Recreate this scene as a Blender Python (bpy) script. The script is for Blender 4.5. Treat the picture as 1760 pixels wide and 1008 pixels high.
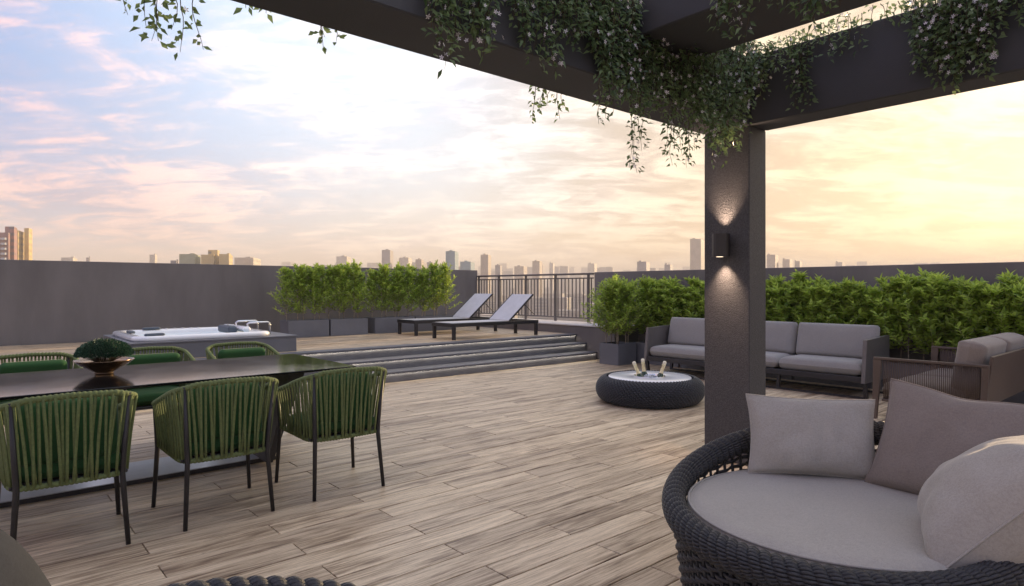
import bpy, bmesh, math, random
from mathutils import Vector, Matrix, noise
R = math.radians
sc = bpy.context.scene
for o in list(bpy.data.objects): bpy.data.objects.remove(o)

# ------------------------------------------------------------------ camera
FPX, HOR, EYE = 1094.0, 495.0, 1.35          # focal length and horizon in pixels of a 1760 wide frame, eye height
cd = bpy.data.cameras.new('camera'); cam = bpy.data.objects.new('camera', cd); sc.collection.objects.link(cam)
FWD = Vector((.6557, .7550, 0)).normalized(); RIGHT = Vector((FWD.y, -FWD.x, 0))
cam.location = (0, 0, EYE)
cam.rotation_euler = (R(90), 0, math.atan2(-FWD.x, FWD.y))
cd.sensor_width = 36; cd.lens = 36 * FPX / 1760
cd.shift_y = (HOR - 504) / 1760
cd.clip_start = .05; cd.clip_end = 20000
sc.camera = cam

# ------------------------------------------------------------------ sky, sun, exposure
SUN_EL = R(9.0); saz = Vector((.992, .10, 0)).normalized()
SUN = Vector((saz.x * math.cos(SUN_EL), saz.y * math.cos(SUN_EL), math.sin(SUN_EL)))
w = bpy.data.worlds.new('World'); sc.world = w; w.use_nodes = True
NT = w.node_tree; NT.nodes.clear()

class G:
    """short node builder"""
    def __init__(s, nt): s.nt = nt
    def n(s, t, **kw):
        nd = s.nt.nodes.new(t)
        for k, v in kw.items(): setattr(nd, k, v)
        return nd
    def put(s, sock, v):
        if isinstance(v, bpy.types.NodeSocket): s.nt.links.new(v, sock)
        elif v is not None:
            if isinstance(v, (tuple, list)) and len(v) == 3 and sock.type == 'RGBA': v = (*v, 1)
            sock.default_value = v
    def m(s, op, a, b=None, c=None, clamp=False):
        nd = s.n('ShaderNodeMath', operation=op, use_clamp=clamp)
        for i, v in enumerate((a, b, c)):
            if v is not None: s.put(nd.inputs[i], v)
        return nd.outputs[0]
    def v(s, op, a, b=None, scale=None):
        nd = s.n('ShaderNodeVectorMath', operation=op)
        s.put(nd.inputs[0], a)
        if b is not None: s.put(nd.inputs[1], b)
        if scale is not None: s.put(nd.inputs['Scale'], scale)
        return nd.outputs['Value'] if op in ('DOT_PRODUCT', 'LENGTH') else nd.outputs[0]
    def ss(s, x, a, b, lo=0., hi=1., kind='SMOOTHSTEP'):
        nd = s.n('ShaderNodeMapRange', interpolation_type=kind)
        for i, q in enumerate((x, a, b, lo, hi)): s.put(nd.inputs[i], q)
        return nd.outputs[0]
    def mix(s, f, a, b, mode='MIX'):
        nd = s.n('ShaderNodeMix', data_type='RGBA', blend_type=mode)
        s.put(nd.inputs[0], f); s.put(nd.inputs[6], a); s.put(nd.inputs[7], b)
        return nd.outputs[2]
    def noise(s, vec, scale, detail=4, rough=.5, dist=0., dims='3D'):
        nd = s.n('ShaderNodeTexNoise', noise_dimensions=dims)
        s.put(nd.inputs['Vector'], vec); nd.inputs['Scale'].default_value = scale
        nd.inputs['Detail'].default_value = detail; nd.inputs['Roughness'].default_value = rough
        nd.inputs['Distortion'].default_value = dist
        return nd.outputs[0]
    def xyz(s, v):
        nd = s.n('ShaderNodeSeparateXYZ'); s.put(nd.inputs[0], v); return nd.outputs
    def comb(s, x, y, z):
        nd = s.n('ShaderNodeCombineXYZ')
        for i, q in enumerate((x, y, z)): s.put(nd.inputs[i], q)
        return nd.outputs[0]

g = G(NT)
d = g.v('NORMALIZE', g.n('ShaderNodeTexCoord').outputs['Generated'])
dx, dy, dz = g.xyz(d)
el = g.m('MAXIMUM', dz, 0.0)
a = g.v('DOT_PRODUCT', d, tuple(SUN))                     # nearness to the sun, 1 = at the sun
nis = g.n('ShaderNodeTexSky', sky_type='NISHITA', sun_disc=False, sun_elevation=SUN_EL,
          sun_rotation=math.atan2(SUN.x, SUN.y), altitude=200, air_density=1.0, dust_density=1.4, ozone_density=1.2)
# clear air: blue away from the sun, whitening towards it
SKC = Vector((saz.x*.90, saz.y*.90, .43)).normalized()
a2_ = g.v('DOT_PRODUCT', d, tuple(SKC))
clear = g.mix(g.ss(a2_, .08, .66), (.11, .27, .57), (.58, .70, .86))
clear = g.mix(g.ss(a2_, .66, .98), clear, (.66, .61, .54))
hor = g.mix(g.ss(a, .12, .85), (.56, .44, .38), (.74, .48, .175))
hw = g.m('POWER', 2.718, g.m('MULTIPLY', el, g.ss(a, .3, .9, -9.5, -6.0)))
clear = g.mix(hw, clear, hor)
# clouds on a flat layer overhead, drawn out into streaks
den = g.m('ADD', el, .16)
px_ = g.m('DIVIDE', g.m('ADD', g.m('MULTIPLY', dx, FWD.x), g.m('MULTIPLY', dy, FWD.y)), den)
py_ = g.m('DIVIDE', g.m('ADD', g.m('MULTIPLY', dx, RIGHT.x), g.m('MULTIPLY', dy, RIGHT.y)), den)
pv = g.comb(g.m('MULTIPLY', px_, 1.3), g.m('MULTIPLY', py_, .9), 5.3)
big = g.noise(pv, .95, 3, .5, .5)
mid = g.noise(pv, 2.6, 9, .66, .55)
fine = g.noise(g.comb(g.m('MULTIPLY', px_, 7.0), g.m('MULTIPLY', py_, 2.2), 7.), 1.7, 8, .66, .6)
cov = g.m('ADD', g.m('MULTIPLY', big, .46), g.m('ADD', g.m('MULTIPLY', mid, .44), g.m('MULTIPLY', fine, .22)))
cl = g.ss(cov, .47, .65)
tx = g.m('ADD', g.m('MULTIPLY', mid, .72), g.m('MULTIPLY', fine, .28))
pink = g.mix(g.ss(tx, .41, .59), (.29, .29, .46), (.90, .55, .52))
white = g.mix(g.ss(tx, .41, .59), (.64, .65, .75), (1.12, 1.04, 1.02))
clear = g.mix(g.m('MULTIPLY', g.ss(a2_, .62, .85), .9), clear, g.v('MULTIPLY', clear, g.mix(g.ss(tx, .43, .58), (.74, .62, .50), (1.16, 1.14, 1.12))))
ccol = g.mix(g.ss(a2_, .20, .62), pink, white)
glow = g.mix(g.ss(tx, .41, .59), (.46, .31, .19), (.84, .70, .46))
ccol = g.mix(g.ss(a2_, .68, .95), ccol, glow)
ccol = g.mix(g.m('MULTIPLY', hw, .70), ccol, g.mix(g.ss(tx, .41, .59), g.v('MULTIPLY', hor, (.74, .64, .62)), g.v('SCALE', hor, scale=1.18)))
skyc = g.mix(g.m('MULTIPLY', g.m('MAXIMUM', cl, g.m('MULTIPLY', g.ss(a2_, .62, .15, 0., .45), g.ss(cov, .40, .60))), .88), clear, ccol)
# aureole round the low sun
au = g.m('POWER', g.m('MAXIMUM', a, 0.), 40.)
skyc = g.mix(1.0, skyc, g.v('SCALE', (1.0, .78, .46), scale=g.m('MULTIPLY', au, .28)), 'ADD')
# below the horizon: dim hazy city tone
skyc = g.mix(g.ss(dz, -.02, -.25), skyc, (.36, .30, .26))
tot = g.mix(.86, nis.outputs[0], g.v('SCALE', skyc, scale=10.0))
bg = g.n('ShaderNodeBackground'); g.put(bg.inputs[0], tot); bg.inputs[1].default_value = .10
out = g.n('ShaderNodeOutputWorld'); NT.links.new(bg.outputs[0], out.inputs[0])

sl = bpy.data.lights.new('sun', 'SUN'); so = bpy.data.objects.new('sun', sl); sc.collection.objects.link(so)
sl.energy = 4.6; sl.angle = R(.8); sl.color = (1, .72, .42)
so.rotation_euler = (-SUN).to_track_quat('-Z', 'Y').to_euler(); so.location = (30, 3, 20)
vs = sc.view_settings; vs.view_transform = 'Standard'; vs.look = 'None'; vs.gamma = 1; vs.exposure = .84; vs.use_curve_mapping = False
sc.cycles.use_denoising = True; sc.cycles.max_bounces = 5; sc.cycles.diffuse_bounces = 3; sc.cycles.glossy_bounces = 3; sc.cycles.transparent_max_bounces = 8
sc.cycles.sample_clamp_indirect = 6

# ------------------------------------------------------------------ mesh helpers
COL = sc.collection
class MB:
    def __init__(s): s.v = []; s.f = []; s.sm = []
    def add(s, vs, fs, smooth=False):
        o = len(s.v); s.v += [tuple(v) for v in vs]; s.f += [tuple(i + o for i in f) for f in fs]; s.sm += [smooth] * len(fs); return s
    def box(s, x0, x1, y0, y1, z0, z1, c=0., M=None):
        if c <= 0:
            vs = [(x, y, z) for z in (z0, z1) for y in (y0, y1) for x in (x0, x1)]
            fs = [(0,2,3,1), (4,5,7,6), (0,1,5,4), (2,6,7,3), (0,4,6,2), (1,3,7,5)]
        else:
            c = min(c, (x1-x0)*.49, (y1-y0)*.49, (z1-z0)*.49)
            bm = bmesh.new(); bmesh.ops.create_cube(bm, size=1)
            for v in bm.verts:
                v.co = Vector(((x0+x1)/2 + v.co.x*(x1-x0), (y0+y1)/2 + v.co.y*(y1-y0), (z0+z1)/2 + v.co.z*(z1-z0)))
            bmesh.ops.bevel(bm, geom=bm.edges[:], offset=c, segments=1, affect='EDGES')
            bm.verts.index_update(); vs = [v.co.copy() for v in bm.verts]; fs = [[v.index for v in f.verts] for f in bm.faces]; bm.free()
        if M is not None: vs = [M @ Vector(v) for v in vs]
        return s.add(vs, fs)
    def prism(s, pts, axis, a, b):
        """outline pts (2D, counter-clockwise) pulled along axis from a to b"""
        def q(p, t): return {'x': (t, p[0], p[1]), 'y': (p[0], t, p[1]), 'z': (p[0], p[1], t)}[axis]
        n = len(pts); vs = [q(p, a) for p in pts] + [q(p, b) for p in pts]
        fs = [tuple(range(n-1, -1, -1)), tuple(range(n, 2*n))] + [(i, (i+1) % n, n+(i+1) % n, n+i) for i in range(n)]
        return s.add(vs, fs)
    def tube(s, path, r, n=8, closed=False, flat=1.0, up=None, smooth=True):
        """round (or flattened) bar along path; r is a number or a list"""
        P = [Vector(p) for p in path]; L = len(P); vs = []; fs = []
        rr = r if isinstance(r, (list, tuple)) else [r] * L
        ref = None
        for i, p in enumerate(P):
            t = (P[(i+1) % L] - P[i-1]) if closed else (P[min(i+1, L-1)] - P[max(i-1, 0)])
            t.normalize()
            if up is not None: u = Vector(up(p) if callable(up) else up); u = u - t * u.dot(t)
            else:
                if ref is None: ref = Vector((0,0,1)) if abs(t.z) < .9 else Vector((1,0,0))
                u = ref - t * ref.dot(t); 
            u.normalize(); ref = u; b = t.cross(u)
            for k in range(n):
                an = 2*math.pi*(k+.5)/n
                vs.append(p + b*(math.cos(an)*rr[i]) + u*(math.sin(an)*rr[i]*flat))
        m = L if closed else L-1
        for i in range(m):
            for k in range(n):
                j = (i+1) % L
                fs.append((i*n+k, i*n+(k+1) % n, j*n+(k+1) % n, j*n+k))
        s.add(vs, fs, smooth)
        if not closed:
            o = len(s.v) - len(vs)
            s.f += [tuple(o + k for k in range(n-1, -1, -1)), tuple(o + (L-1)*n + k for k in range(n))]; s.sm += [False, False]
        return s
    def lathe(s, prof, n=32, c=(0,0,0), smooth=True, M=None):
        """profile [(r, z), ...] turned about z"""
        vs = []; fs = []; L = len(prof)
        for k in range(n):
            an = 2*math.pi*k/n
            for r, z in prof: vs.append(Vector((c[0]+r*math.cos(an), c[1]+r*math.sin(an), c[2]+z)))
        if M is not None: vs = [M @ v for v in vs]
        for k in range(n):
            j = (k+1) % n
            for i in range(L-1): fs.append((k*L+i, j*L+i, j*L+i+1, k*L+i+1))
        return s.add(vs, fs, smooth)
    def grid(s, nu, nv, fn, smooth=True, wrap=False):
        vs = [fn(i/nu, j/nv) for j in range(nv+1) for i in range(nu if wrap else nu+1)]
        W = nu if wrap else nu+1
        fs = [(j*W+i, j*W+(i+1) % W, (j+1)*W+(i+1) % W, (j+1)*W+i) for j in range(nv) for i in range(nu)]
        return s.add(vs, fs, smooth)
    def mesh(s, name, mat):
        me = bpy.data.meshes.new(name); me.from_pydata(s.v, [], s.f)
        me.polygons.foreach_set('use_smooth', s.sm); me.materials.append(mat); me.update(); return me
    def build(s, name, mat, parent=None, loc=None, kind=None):
        return obj(name, s.mesh(name, mat), parent, loc, kind)
def obj(name, me, parent=None, loc=None, kind=None):
    o = bpy.data.objects.new(name, me); COL.objects.link(o)
    if parent: o.parent = parent
    if loc is not None: o.location = loc
    if kind: o['kind'] = kind
    return o
def tag(o, label, cat, group=None):
    o['label'] = label; o['category'] = cat
    if group: o['group'] = group
    return o
def thing(name, label, cat, loc=(0,0,0), rz=0., group=None):
    o = bpy.data.objects.new(name, None); COL.objects.link(o); o.empty_display_size = .1
    o.location = loc; o.rotation_euler = (0, 0, rz); return tag(o, label, cat, group)
def struct(name, mb, mat): o = mb.build(name, mat); o['kind'] = 'structure'; return o
def copy_tree(o, parent=None):
    c = o.copy(); COL.objects.link(c); c.parent = parent
    for ch in list(o.children): copy_tree(ch, c)
    return c
def ray(px, py):
    """viewing direction, scaled to unit depth, of a pixel of the 1760x1008 frame"""
    return FWD + RIGHT * ((px-880)/FPX) + Vector((0, 0, (HOR-py)/FPX))
def on_plane(px, py, axis, val):
    r_ = ray(px, py); t = (val - (EYE if axis == 2 else 0)) / r_[axis]; return Vector((0,0,EYE)) + r_*t
ORD = ['first','second','third','fourth','fifth','sixth','seventh','eighth','ninth','tenth','eleventh','twelfth','thirteenth','fourteenth']

# ------------------------------------------------------------------ materials
def new_mat(name):
    m = bpy.data.materials.new(name); m.use_nodes = True; nt = m.node_tree; nt.nodes.clear(); gg = G(nt)
    b = gg.n('ShaderNodeBsdfPrincipled'); o = gg.n('ShaderNodeOutputMaterial'); nt.links.new(b.outputs[0], o.inputs[0])
    return m, gg, b
def mat(name, col, rough=.6, metal=0., var=.12, vscale=3., bump=0., bscale=60., spec=.5, sheen=0., coat=0., stretch=(1,1,1)):
    m, gg, b = new_mat(name)
    p = gg.n('ShaderNodeTexCoord').outputs['Object']
    if stretch != (1,1,1): p = gg.v('MULTIPLY', p, stretch)
    oi = gg.n('ShaderNodeObjectInfo').outputs['Random']
    n1 = gg.noise(gg.v('ADD', p, gg.comb(gg.m('MULTIPLY', oi, 17.), 0., 0.)), vscale, 5, .6)
    f = gg.ss(n1, .3, .7)
    lo = tuple(c*(1-var) for c in col); hi = tuple(min(1, c*(1+var)) for c in col)
    gg.put(b.inputs['Base Color'], gg.mix(f, lo, hi))
    gg.put(b.inputs['Roughness'], gg.m('ADD', rough-.06, gg.m('MULTIPLY', n1, .12)))
    b.inputs['Metallic'].default_value = metal; b.inputs['Specular IOR Level'].default_value = spec
    if sheen: b.inputs['Sheen Weight'].default_value = sheen; b.inputs['Sheen Roughness'].default_value = .5
    if coat: b.inputs['Coat Weight'].default_value = coat; b.inputs['Coat Roughness'].default_value = .08
    if bump:
        bn = gg.n('ShaderNodeBump'); bn.inputs['Strength'].default_value = min(1, bump); bn.inputs['Distance'].default_value = .004*max(1, bump)
        gg.put(bn.inputs['Height'], gg.noise(p, bscale, 5, .6)); gg.nt.links.new(bn.outputs[0], b.inputs['Normal'])
    return m
def mat_wood():
    m, gg, b = new_mat('weathered_oak_plank')
    geo = gg.n('ShaderNodeNewGeometry'); p = geo.outputs['Position']
    oi = gg.n('ShaderNodeObjectInfo').outputs['Random']
    rnd = gg.m('FRACT', gg.m('ADD', gg.m('MULTIPLY', geo.outputs['Random Per Island'], 1.0), gg.m('MULTIPLY', oi, 7.31)))
    off = gg.comb(gg.m('MULTIPLY', rnd, 31.), gg.m('MULTIPLY', rnd, 53.), gg.m('MULTIPLY', rnd, 11.))
    q = gg.v('ADD', p, off)
    warp = gg.noise(gg.v('MULTIPLY', q, (1.1, 5.5, 1.)), 1., 3, .5)
    x_, y_, z_ = gg.xyz(q)
    ph = gg.m('ADD', gg.m('MULTIPLY', y_, 95.), gg.m('MULTIPLY', warp, 46.))
    ring = gg.m('ADD', .5, gg.m('MULTIPLY', gg.m('SINE', ph), .5))
    cath = gg.m('MULTIPLY', ring, gg.ss(gg.noise(gg.v('MULTIPLY', q, (1.6, 9., 1.)), 1., 2, .5), .48, .62))
    streak = gg.noise(gg.v('MULTIPLY', q, (3.6, 85., 1.)), 1., 9, .70, .5)
    pore = gg.noise(gg.v('MULTIPLY', q, (38., 260., 1.)), 1., 4, .65)
    patch = gg.noise(gg.v('MULTIPLY', q, (.9, 11., 1.)), 1., 4, .6, .5)
    f = gg.m('SUBTRACT', gg.m('ADD', gg.m('MULTIPLY', streak, .78), gg.m('MULTIPLY', patch, .46)), gg.m('MULTIPLY', cath, .09))
    cr = gg.n('ShaderNodeValToRGB'); gg.put(cr.inputs[0], gg.m('SUBTRACT', f, .12))
    e = cr.color_ramp.elements
    e[0].position = .30; e[0].color = (.125, .080, .050, 1)
    e[1].position = .70; e[1].color = (.86, .73, .55, 1)
    x = e.new(.42); x.color = (.36, .275, .185, 1); x = e.new(.53); x.color = (.62, .515, .365, 1)
    tone = gg.mix(rnd, (.80, .76, .73), (1.12, 1.09, 1.04))
    c = gg.mix(1., cr.outputs[0], tone, 'MULTIPLY')
    c = gg.mix(gg.ss(pore, .56, .74, 0., .55), c, (.09, .06, .045))
    gg.put(b.inputs['Base Color'], c)
    gg.put(b.inputs['Roughness'], gg.m('ADD', .32, gg.m('MULTIPLY', streak, .28)))
    b.inputs['Specular IOR Level'].default_value = .5
    bn = gg.n('ShaderNodeBump'); bn.inputs['Strength'].default_value = .35; bn.inputs['Distance'].default_value = .0015
    gg.put(bn.inputs['Height'], gg.m('ADD', streak, gg.m('MULTIPLY', pore, .5))); gg.nt.links.new(bn.outputs[0], b.inputs['Normal'])
    return m
def mat_fabric(name, col, scale=420., sheen=.25):
    m, gg, b = new_mat(name)
    p = gg.n('ShaderNodeTexCoord').outputs['Object']; x_, y_, z_ = gg.xyz(p)
    slub = gg.noise(gg.v('MULTIPLY', p, (60., 300., 300.)), 1., 4, .6); slub2 = gg.noise(gg.v('MULTIPLY', p, (300., 60., 110.)), 1., 4, .6)
    big = gg.noise(p, 4., 4, .6)
    f = gg.m('ADD', gg.m('MULTIPLY', gg.m('ADD', slub, slub2), .44), gg.m('MULTIPLY', big, .16))
    gg.put(b.inputs['Base Color'], gg.mix(gg.ss(f, .25, .75), tuple(c*.80 for c in col), tuple(min(1, c*1.17) for c in col)))
    b.inputs['Roughness'].default_value = .92; b.inputs['Specular IOR Level'].default_value = .15
    b.inputs['Sheen Weight'].default_value = sheen; b.inputs['Sheen Roughness'].default_value = .4
    bn = gg.n('ShaderNodeBump'); bn.inputs['Strength'].default_value = .5; bn.inputs['Distance'].default_value = .0012
    gg.put(bn.inputs['Height'], gg.m('ADD', slub, slub2)); gg.nt.links.new(bn.outputs[0], b.inputs['Normal'])
    return m
def mat_leaf(name, dark, light, trans=.35, rough=.42):
    m, gg, b = new_mat(name)
    geo = gg.n('ShaderNodeNewGeometry'); oi = gg.n('ShaderNodeObjectInfo').outputs['Random']
    r1 = geo.outputs['Random Per Island']
    n1 = gg.noise(geo.outputs['Position'], 3.5, 3, .5)
    f = gg.m('ADD', gg.m('MULTIPLY', r1, .65), gg.m('ADD', gg.m('MULTIPLY', n1, .35), gg.m('MULTIPLY', oi, .15)))
    c = gg.mix(gg.ss(f, .15, .95), dark, light)
    gg.put(b.inputs['Base Color'], c); b.inputs['Roughness'].default_value = rough; b.inputs['Specular IOR Level'].default_value = .45
    t = gg.n('ShaderNodeBsdfTranslucent'); gg.put(t.inputs[0], gg.mix(.5, c, tuple(min(1, q*2.0) for q in light)))
    mx = gg.n('ShaderNodeMixShader'); mx.inputs[0].default_value = trans
    o = [n_ for n_ in gg.nt.nodes if n_.type == 'OUTPUT_MATERIAL'][0]
    gg.nt.links.new(b.outputs[0], mx.inputs[1]); gg.nt.links.new(t.outputs[0], mx.inputs[2]); gg.nt.links.new(mx.outputs[0], o.inputs[0])
    return m
def mat_emit(name, col, strength):
    m, gg, b = new_mat(name); gg.put(b.inputs['Base Color'], col)
    gg.put(b.inputs['Emission Color'], col); b.inputs['Emission Strength'].default_value = strength; return m
def mat_city(name, col, win=(.16, .17, .20), sx=3.2, sz=3.1, amount=.75):
    """far facade: plaster with rows of windows too small to model"""
    m, gg, b = new_mat(name)
    p = gg.n('ShaderNodeTexCoord').outputs['Object']; x_, y_, z_ = gg.xyz(p)
    fx = gg.m('FRACT', gg.m('DIVIDE', gg.m('ADD', x_, gg.m('MULTIPLY', y_, 1.0)), sx)); fz = gg.m('FRACT', gg.m('DIVIDE', z_, sz))
    wx = gg.m('MULTIPLY', gg.m('GREATER_THAN', fx, .32), gg.m('LESS_THAN', fx, .74)); wz = gg.m('MULTIPLY', gg.m('GREATER_THAN', fz, .34), gg.m('LESS_THAN', fz, .78))
    n1 = gg.noise(p, .12, 4, .6)
    c = gg.mix(gg.ss(n1, .3, .7), tuple(q*.85 for q in col), tuple(min(1, q*1.12) for q in col))
    nz = gg.xyz(gg.n('ShaderNodeNewGeometry').outputs['Normal'])[2]
    k = gg.m('MULTIPLY', gg.m('MULTIPLY', wx, wz), gg.m('MULTIPLY', gg.m('LESS_THAN', nz, .5), amount))
    gg.put(b.inputs['Base Color'], gg.mix(k, c, win)); b.inputs['Roughness'].default_value = .7
    return m
M = {}
M['wood'] = mat_wood()
M['under'] = mat('deck_underlay', (.025, .022, .02), .9)
M['stucco'] = mat('rough_dark_plaster', (.092, .086, .084), .75, var=.10, vscale=2.2, bump=1.0, bscale=170.)
M['column'] = mat('pebbled_column_coating', (.063, .061, .063), .6, var=.38, vscale=110., bump=1.6, bscale=120.)
M['beam'] = mat('smooth_dark_beam_paint', (.045, .046, .051), .62, var=.10, vscale=1.6, bump=.4, bscale=160.)
M['wall'] = mat('grey_rendered_wall', (.165, .154, .150), .8, var=.15, vscale=1.6, stretch=(1, 1, .3), bump=.6, bscale=110.)
M['wallcap'] = mat('pale_highlight_and_balcony', (.62, .60, .57), .6, var=.08)  # holds the ledge cap's highlight in its colour; also the white balconies
M['step'] = mat('blue_grey_stone_step', (.115, .118, .132), .55, var=.14, vscale=4., bump=.4, bscale=90.)
M['led'] = mat_emit('warm_white_light_strip', (1.0, .88, .72), 6.5)
M['planter'] = mat('slate_grey_planter', (.135, .142, .16), .55, var=.10, vscale=2.4, bump=.3, bscale=70.)
M['soil'] = mat('potting_soil', (.04, .028, .02), .95, var=.4, vscale=30., bump=1.5, bscale=40.)
M['metal'] = mat('charcoal_metal', (.035, .034, .037), .42, metal=.3, var=.1)
M['rail'] = mat('bronze_grey_rail', (.15, .138, .130), .42, metal=.3, var=.1)
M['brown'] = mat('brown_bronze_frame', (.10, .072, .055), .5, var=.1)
M['legs'] = mat('black_powder_coat', (.018, .018, .020), .42, var=.1)
M['rope'] = mat('moss_green_rope', (.135, .175, .062), .8, var=.16, vscale=60., bump=1.0, bscale=260.)
M['greenfab'] = mat_fabric('green_cushion_fabric', (.028, .085, .029), 520., .15)
M['glass'] = mat('black_gloss_glass', (.006, .006, .007), .085, var=.1, spec=.4, coat=0.)
M['steel'] = mat('satin_steel', (.42, .44, .47), .33, metal=.85, var=.06, stretch=(1, 12, 1))
M['bronze'] = mat('bronze_bowl', (.30, .20, .12), .22, metal=.9, var=.25, vscale=9.)
M['wicker'] = mat('charcoal_wicker', (.030, .031, .034), .45, var=.30, vscale=70., bump=.6, bscale=320., spec=.5)
M['wickerblue'] = mat('blue_black_wicker', (.030, .034, .042), .42, var=.35, vscale=60., bump=.6, bscale=300., spec=.55)
M['greyfab'] = mat_fabric('warm_grey_linen', (.39, .368, .322))
M['taupe_shade_fab'] = mat_fabric('taupe_shade_linen', (.25, .215, .185))  # back right pillow's shade put into its colour; taupe for sofa cushions
M['sofafab'] = mat_fabric('cool_grey_linen', (.285, .278, .262))
M['darkfab'] = mat_fabric('charcoal_linen', (.034, .037, .044), 1., 0.)
M['sling'] = mat('grey_mesh_sling', (.58, .58, .58), .6, var=.06, vscale=6., bump=.5, bscale=300.)
M['acrylic'] = mat('white_acrylic', (.82, .84, .85), .14, var=.02, coat=.5)
M['tubdark'] = mat('dark_tub_pad', (.07, .09, .115), .4, var=.1)
M['chrome'] = mat('chrome', (.75, .76, .78), .12, metal=1., var=.02)
M['tabletop'] = mat('white_tabletop', (.78, .80, .82), .22, var=.03, coat=.3)
M['foil'] = mat('gold_foil', (.78, .68, .40), .30, metal=.55, var=.12, vscale=60.)
M['bottle'] = mat('dark_green_bottle', (.02, .05, .025), .08, var=.05, coat=.5)
M['cork'] = mat('pale_cap', (.80, .74, .55), .35, metal=.3, var=.05)
M['lamp'] = mat('dark_lamp_housing', (.028, .024, .022), .45, var=.1)
M['lampglow'] = mat_emit('lamp_lens', (1.0, .78, .55), 1.5)
M['hedge'] = mat_leaf('laurel_leaf', (.055, .125, .015), (.42, .58, .095), .45, .34)
M['vine'] = mat_leaf('jasmine_leaf', (.040, .080, .032), (.20, .28, .12), .34, .36)
M['succ'] = mat_leaf('succulent_leaf', (.016, .050, .030), (.055, .125, .075), .1, .45)
M['bark'] = mat('pale_bark', (.30, .25, .19), .8, var=.3, vscale=30., bump=.8)
M['vstem'] = mat('vine_stem', (.075, .055, .032), .8, var=.3, vscale=30.)
M['petal'] = mat('white_petal', (.80, .76, .78), .6, var=.06)
m_, gg_, b_ = new_mat('ice'); gg_.put(b_.inputs['Base Color'], (.92, .96, 1.)); b_.inputs['Roughness'].default_value = .12
b_.inputs['Transmission Weight'].default_value = .55; b_.inputs['IOR'].default_value = 1.31; M['ice'] = m_

# ================================================================== THE SETTING
rng = random.Random(7)
GZ = -46.0
struct('ground', MB().grid(24, 24, lambda u, v: Vector(((u-.5)*14000, (v-.5)*14000, GZ)), False),
       mat('distant_city_ground', (.10, .10, .085), .9, var=.5, vscale=.01))
struct('building_below', MB().box(-6, 10.05, -7, 12.85, GZ-.5, -.06), M['wall'])

# ---- lower deck, laid plank by plank (half-lap bond, 1.2 m x 175 mm)
PW, PL = .175, 1.2
deck = struct('deck', MB().box(-4, 9.79, -3.4, 8.02, -.055, -.022), M['under'])
def plank_mesh(L, c=.0022): return MB().box(-L/2, L/2, -PW/2+.0034, PW/2-.0034, -.02, 0, c).mesh('plank', M['wood'])
full = plank_mesh(PL-.005)
cells = []
def rows(y_lo, y_hi, x_lo, x_hi):
    k = math.floor((y_lo-2.77)/PW)
    while 2.77+k*PW < y_hi-.01:
        yc = 2.77+(k+.5)*PW
        x0 = 1.33+(0 if k % 2 == 0 else .6)
        j = math.floor((x_lo-x0)/PL)
        while x0+j*PL < x_hi:
            xa, xb = max(x_lo, x0+j*PL), min(x_hi, x0+(j+1)*PL)
            if xb-xa > .05: yield (xa, xb, yc)
            j += 1
        k += 1
for xa, xb, yc in rows(-3.2, 8.0, -3.9, 9.78):
    p = Vector(((xa+xb)/2, yc, 0)); dep = p.dot(FWD); lat = p.dot(RIGHT)
    vis = dep > .9 and abs(lat) < dep*.86+.7 and EYE*FPX/dep < 640
    cells.append(((0 if vis else 1), dep, xa, xb, yc))
cells.sort()
rest = MB()
for i, (q, dep, xa, xb, yc) in enumerate(cells):
    L = xb-xa-.005; dz = rng.uniform(-.0008, .0008)
    if i < 300 and q == 0:
        me = full if abs(L-(PL-.005)) < .002 else plank_mesh(L)
        obj('plank', me, deck, ((xa+xb)/2, yc, dz))
    else:
        rest.box((xa+xb)/2-L/2, (xa+xb)/2+L/2, yc-PW/2+.0034, yc+PW/2-.0034, -.02+dz, dz)
rest.build('plank_remainder', M['wood'], deck, kind='stuff')

# ---- raised terrace with its own planking
PZ = .45
plat = struct('raised_terrace', MB().box(-6, 9.14, 8.70, 12.62, -.05, PZ-.022), M['under'])
pm = MB()
for xa, xb, yc in rows(8.75, 12.55, -5.9, 9.10):
    dz = PZ+rng.uniform(-.0008, .0008); pm.box(xa+.0018, xb-.0018, yc-PW/2+.0034, yc+PW/2-.0034, dz-.02, dz)
pm.build('plank_field', M['wood'], plat, kind='stuff')

# ---- three lit steps
st = thing('terrace_steps', 'three long blue grey stone steps with light strips up to the raised terrace', 'steps', (0, 7.95, 0))
for i in range(3):
    y = i*.29; z = (i+1)*.15; xr = 9.02+.03*i
    s_ = MB().box(-6, xr, y+.028, y+.30+(.05 if i == 2 else 0), z-.155, z-.032, .004).build('step_riser', M['step'], st)
    MB().box(-6, xr, y, y+.29+.026+(-.09 if i == 2 else 0), z-.032, z-(0 if i < 2 else -.002), .005).build('step_tread', M['step'], st)
    MB().box(-5.9, xr-.02, y+.011, y+.022, z-.0385, z-.0330).build('light_strip', M['led'], s_)
    MB().box(-6, xr, y+.001, y+.007, z-.0375, z-.0325).build('strip_screen_lip', M['step'], st)  # lip added to screen the strip and soften its light on the riser

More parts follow.
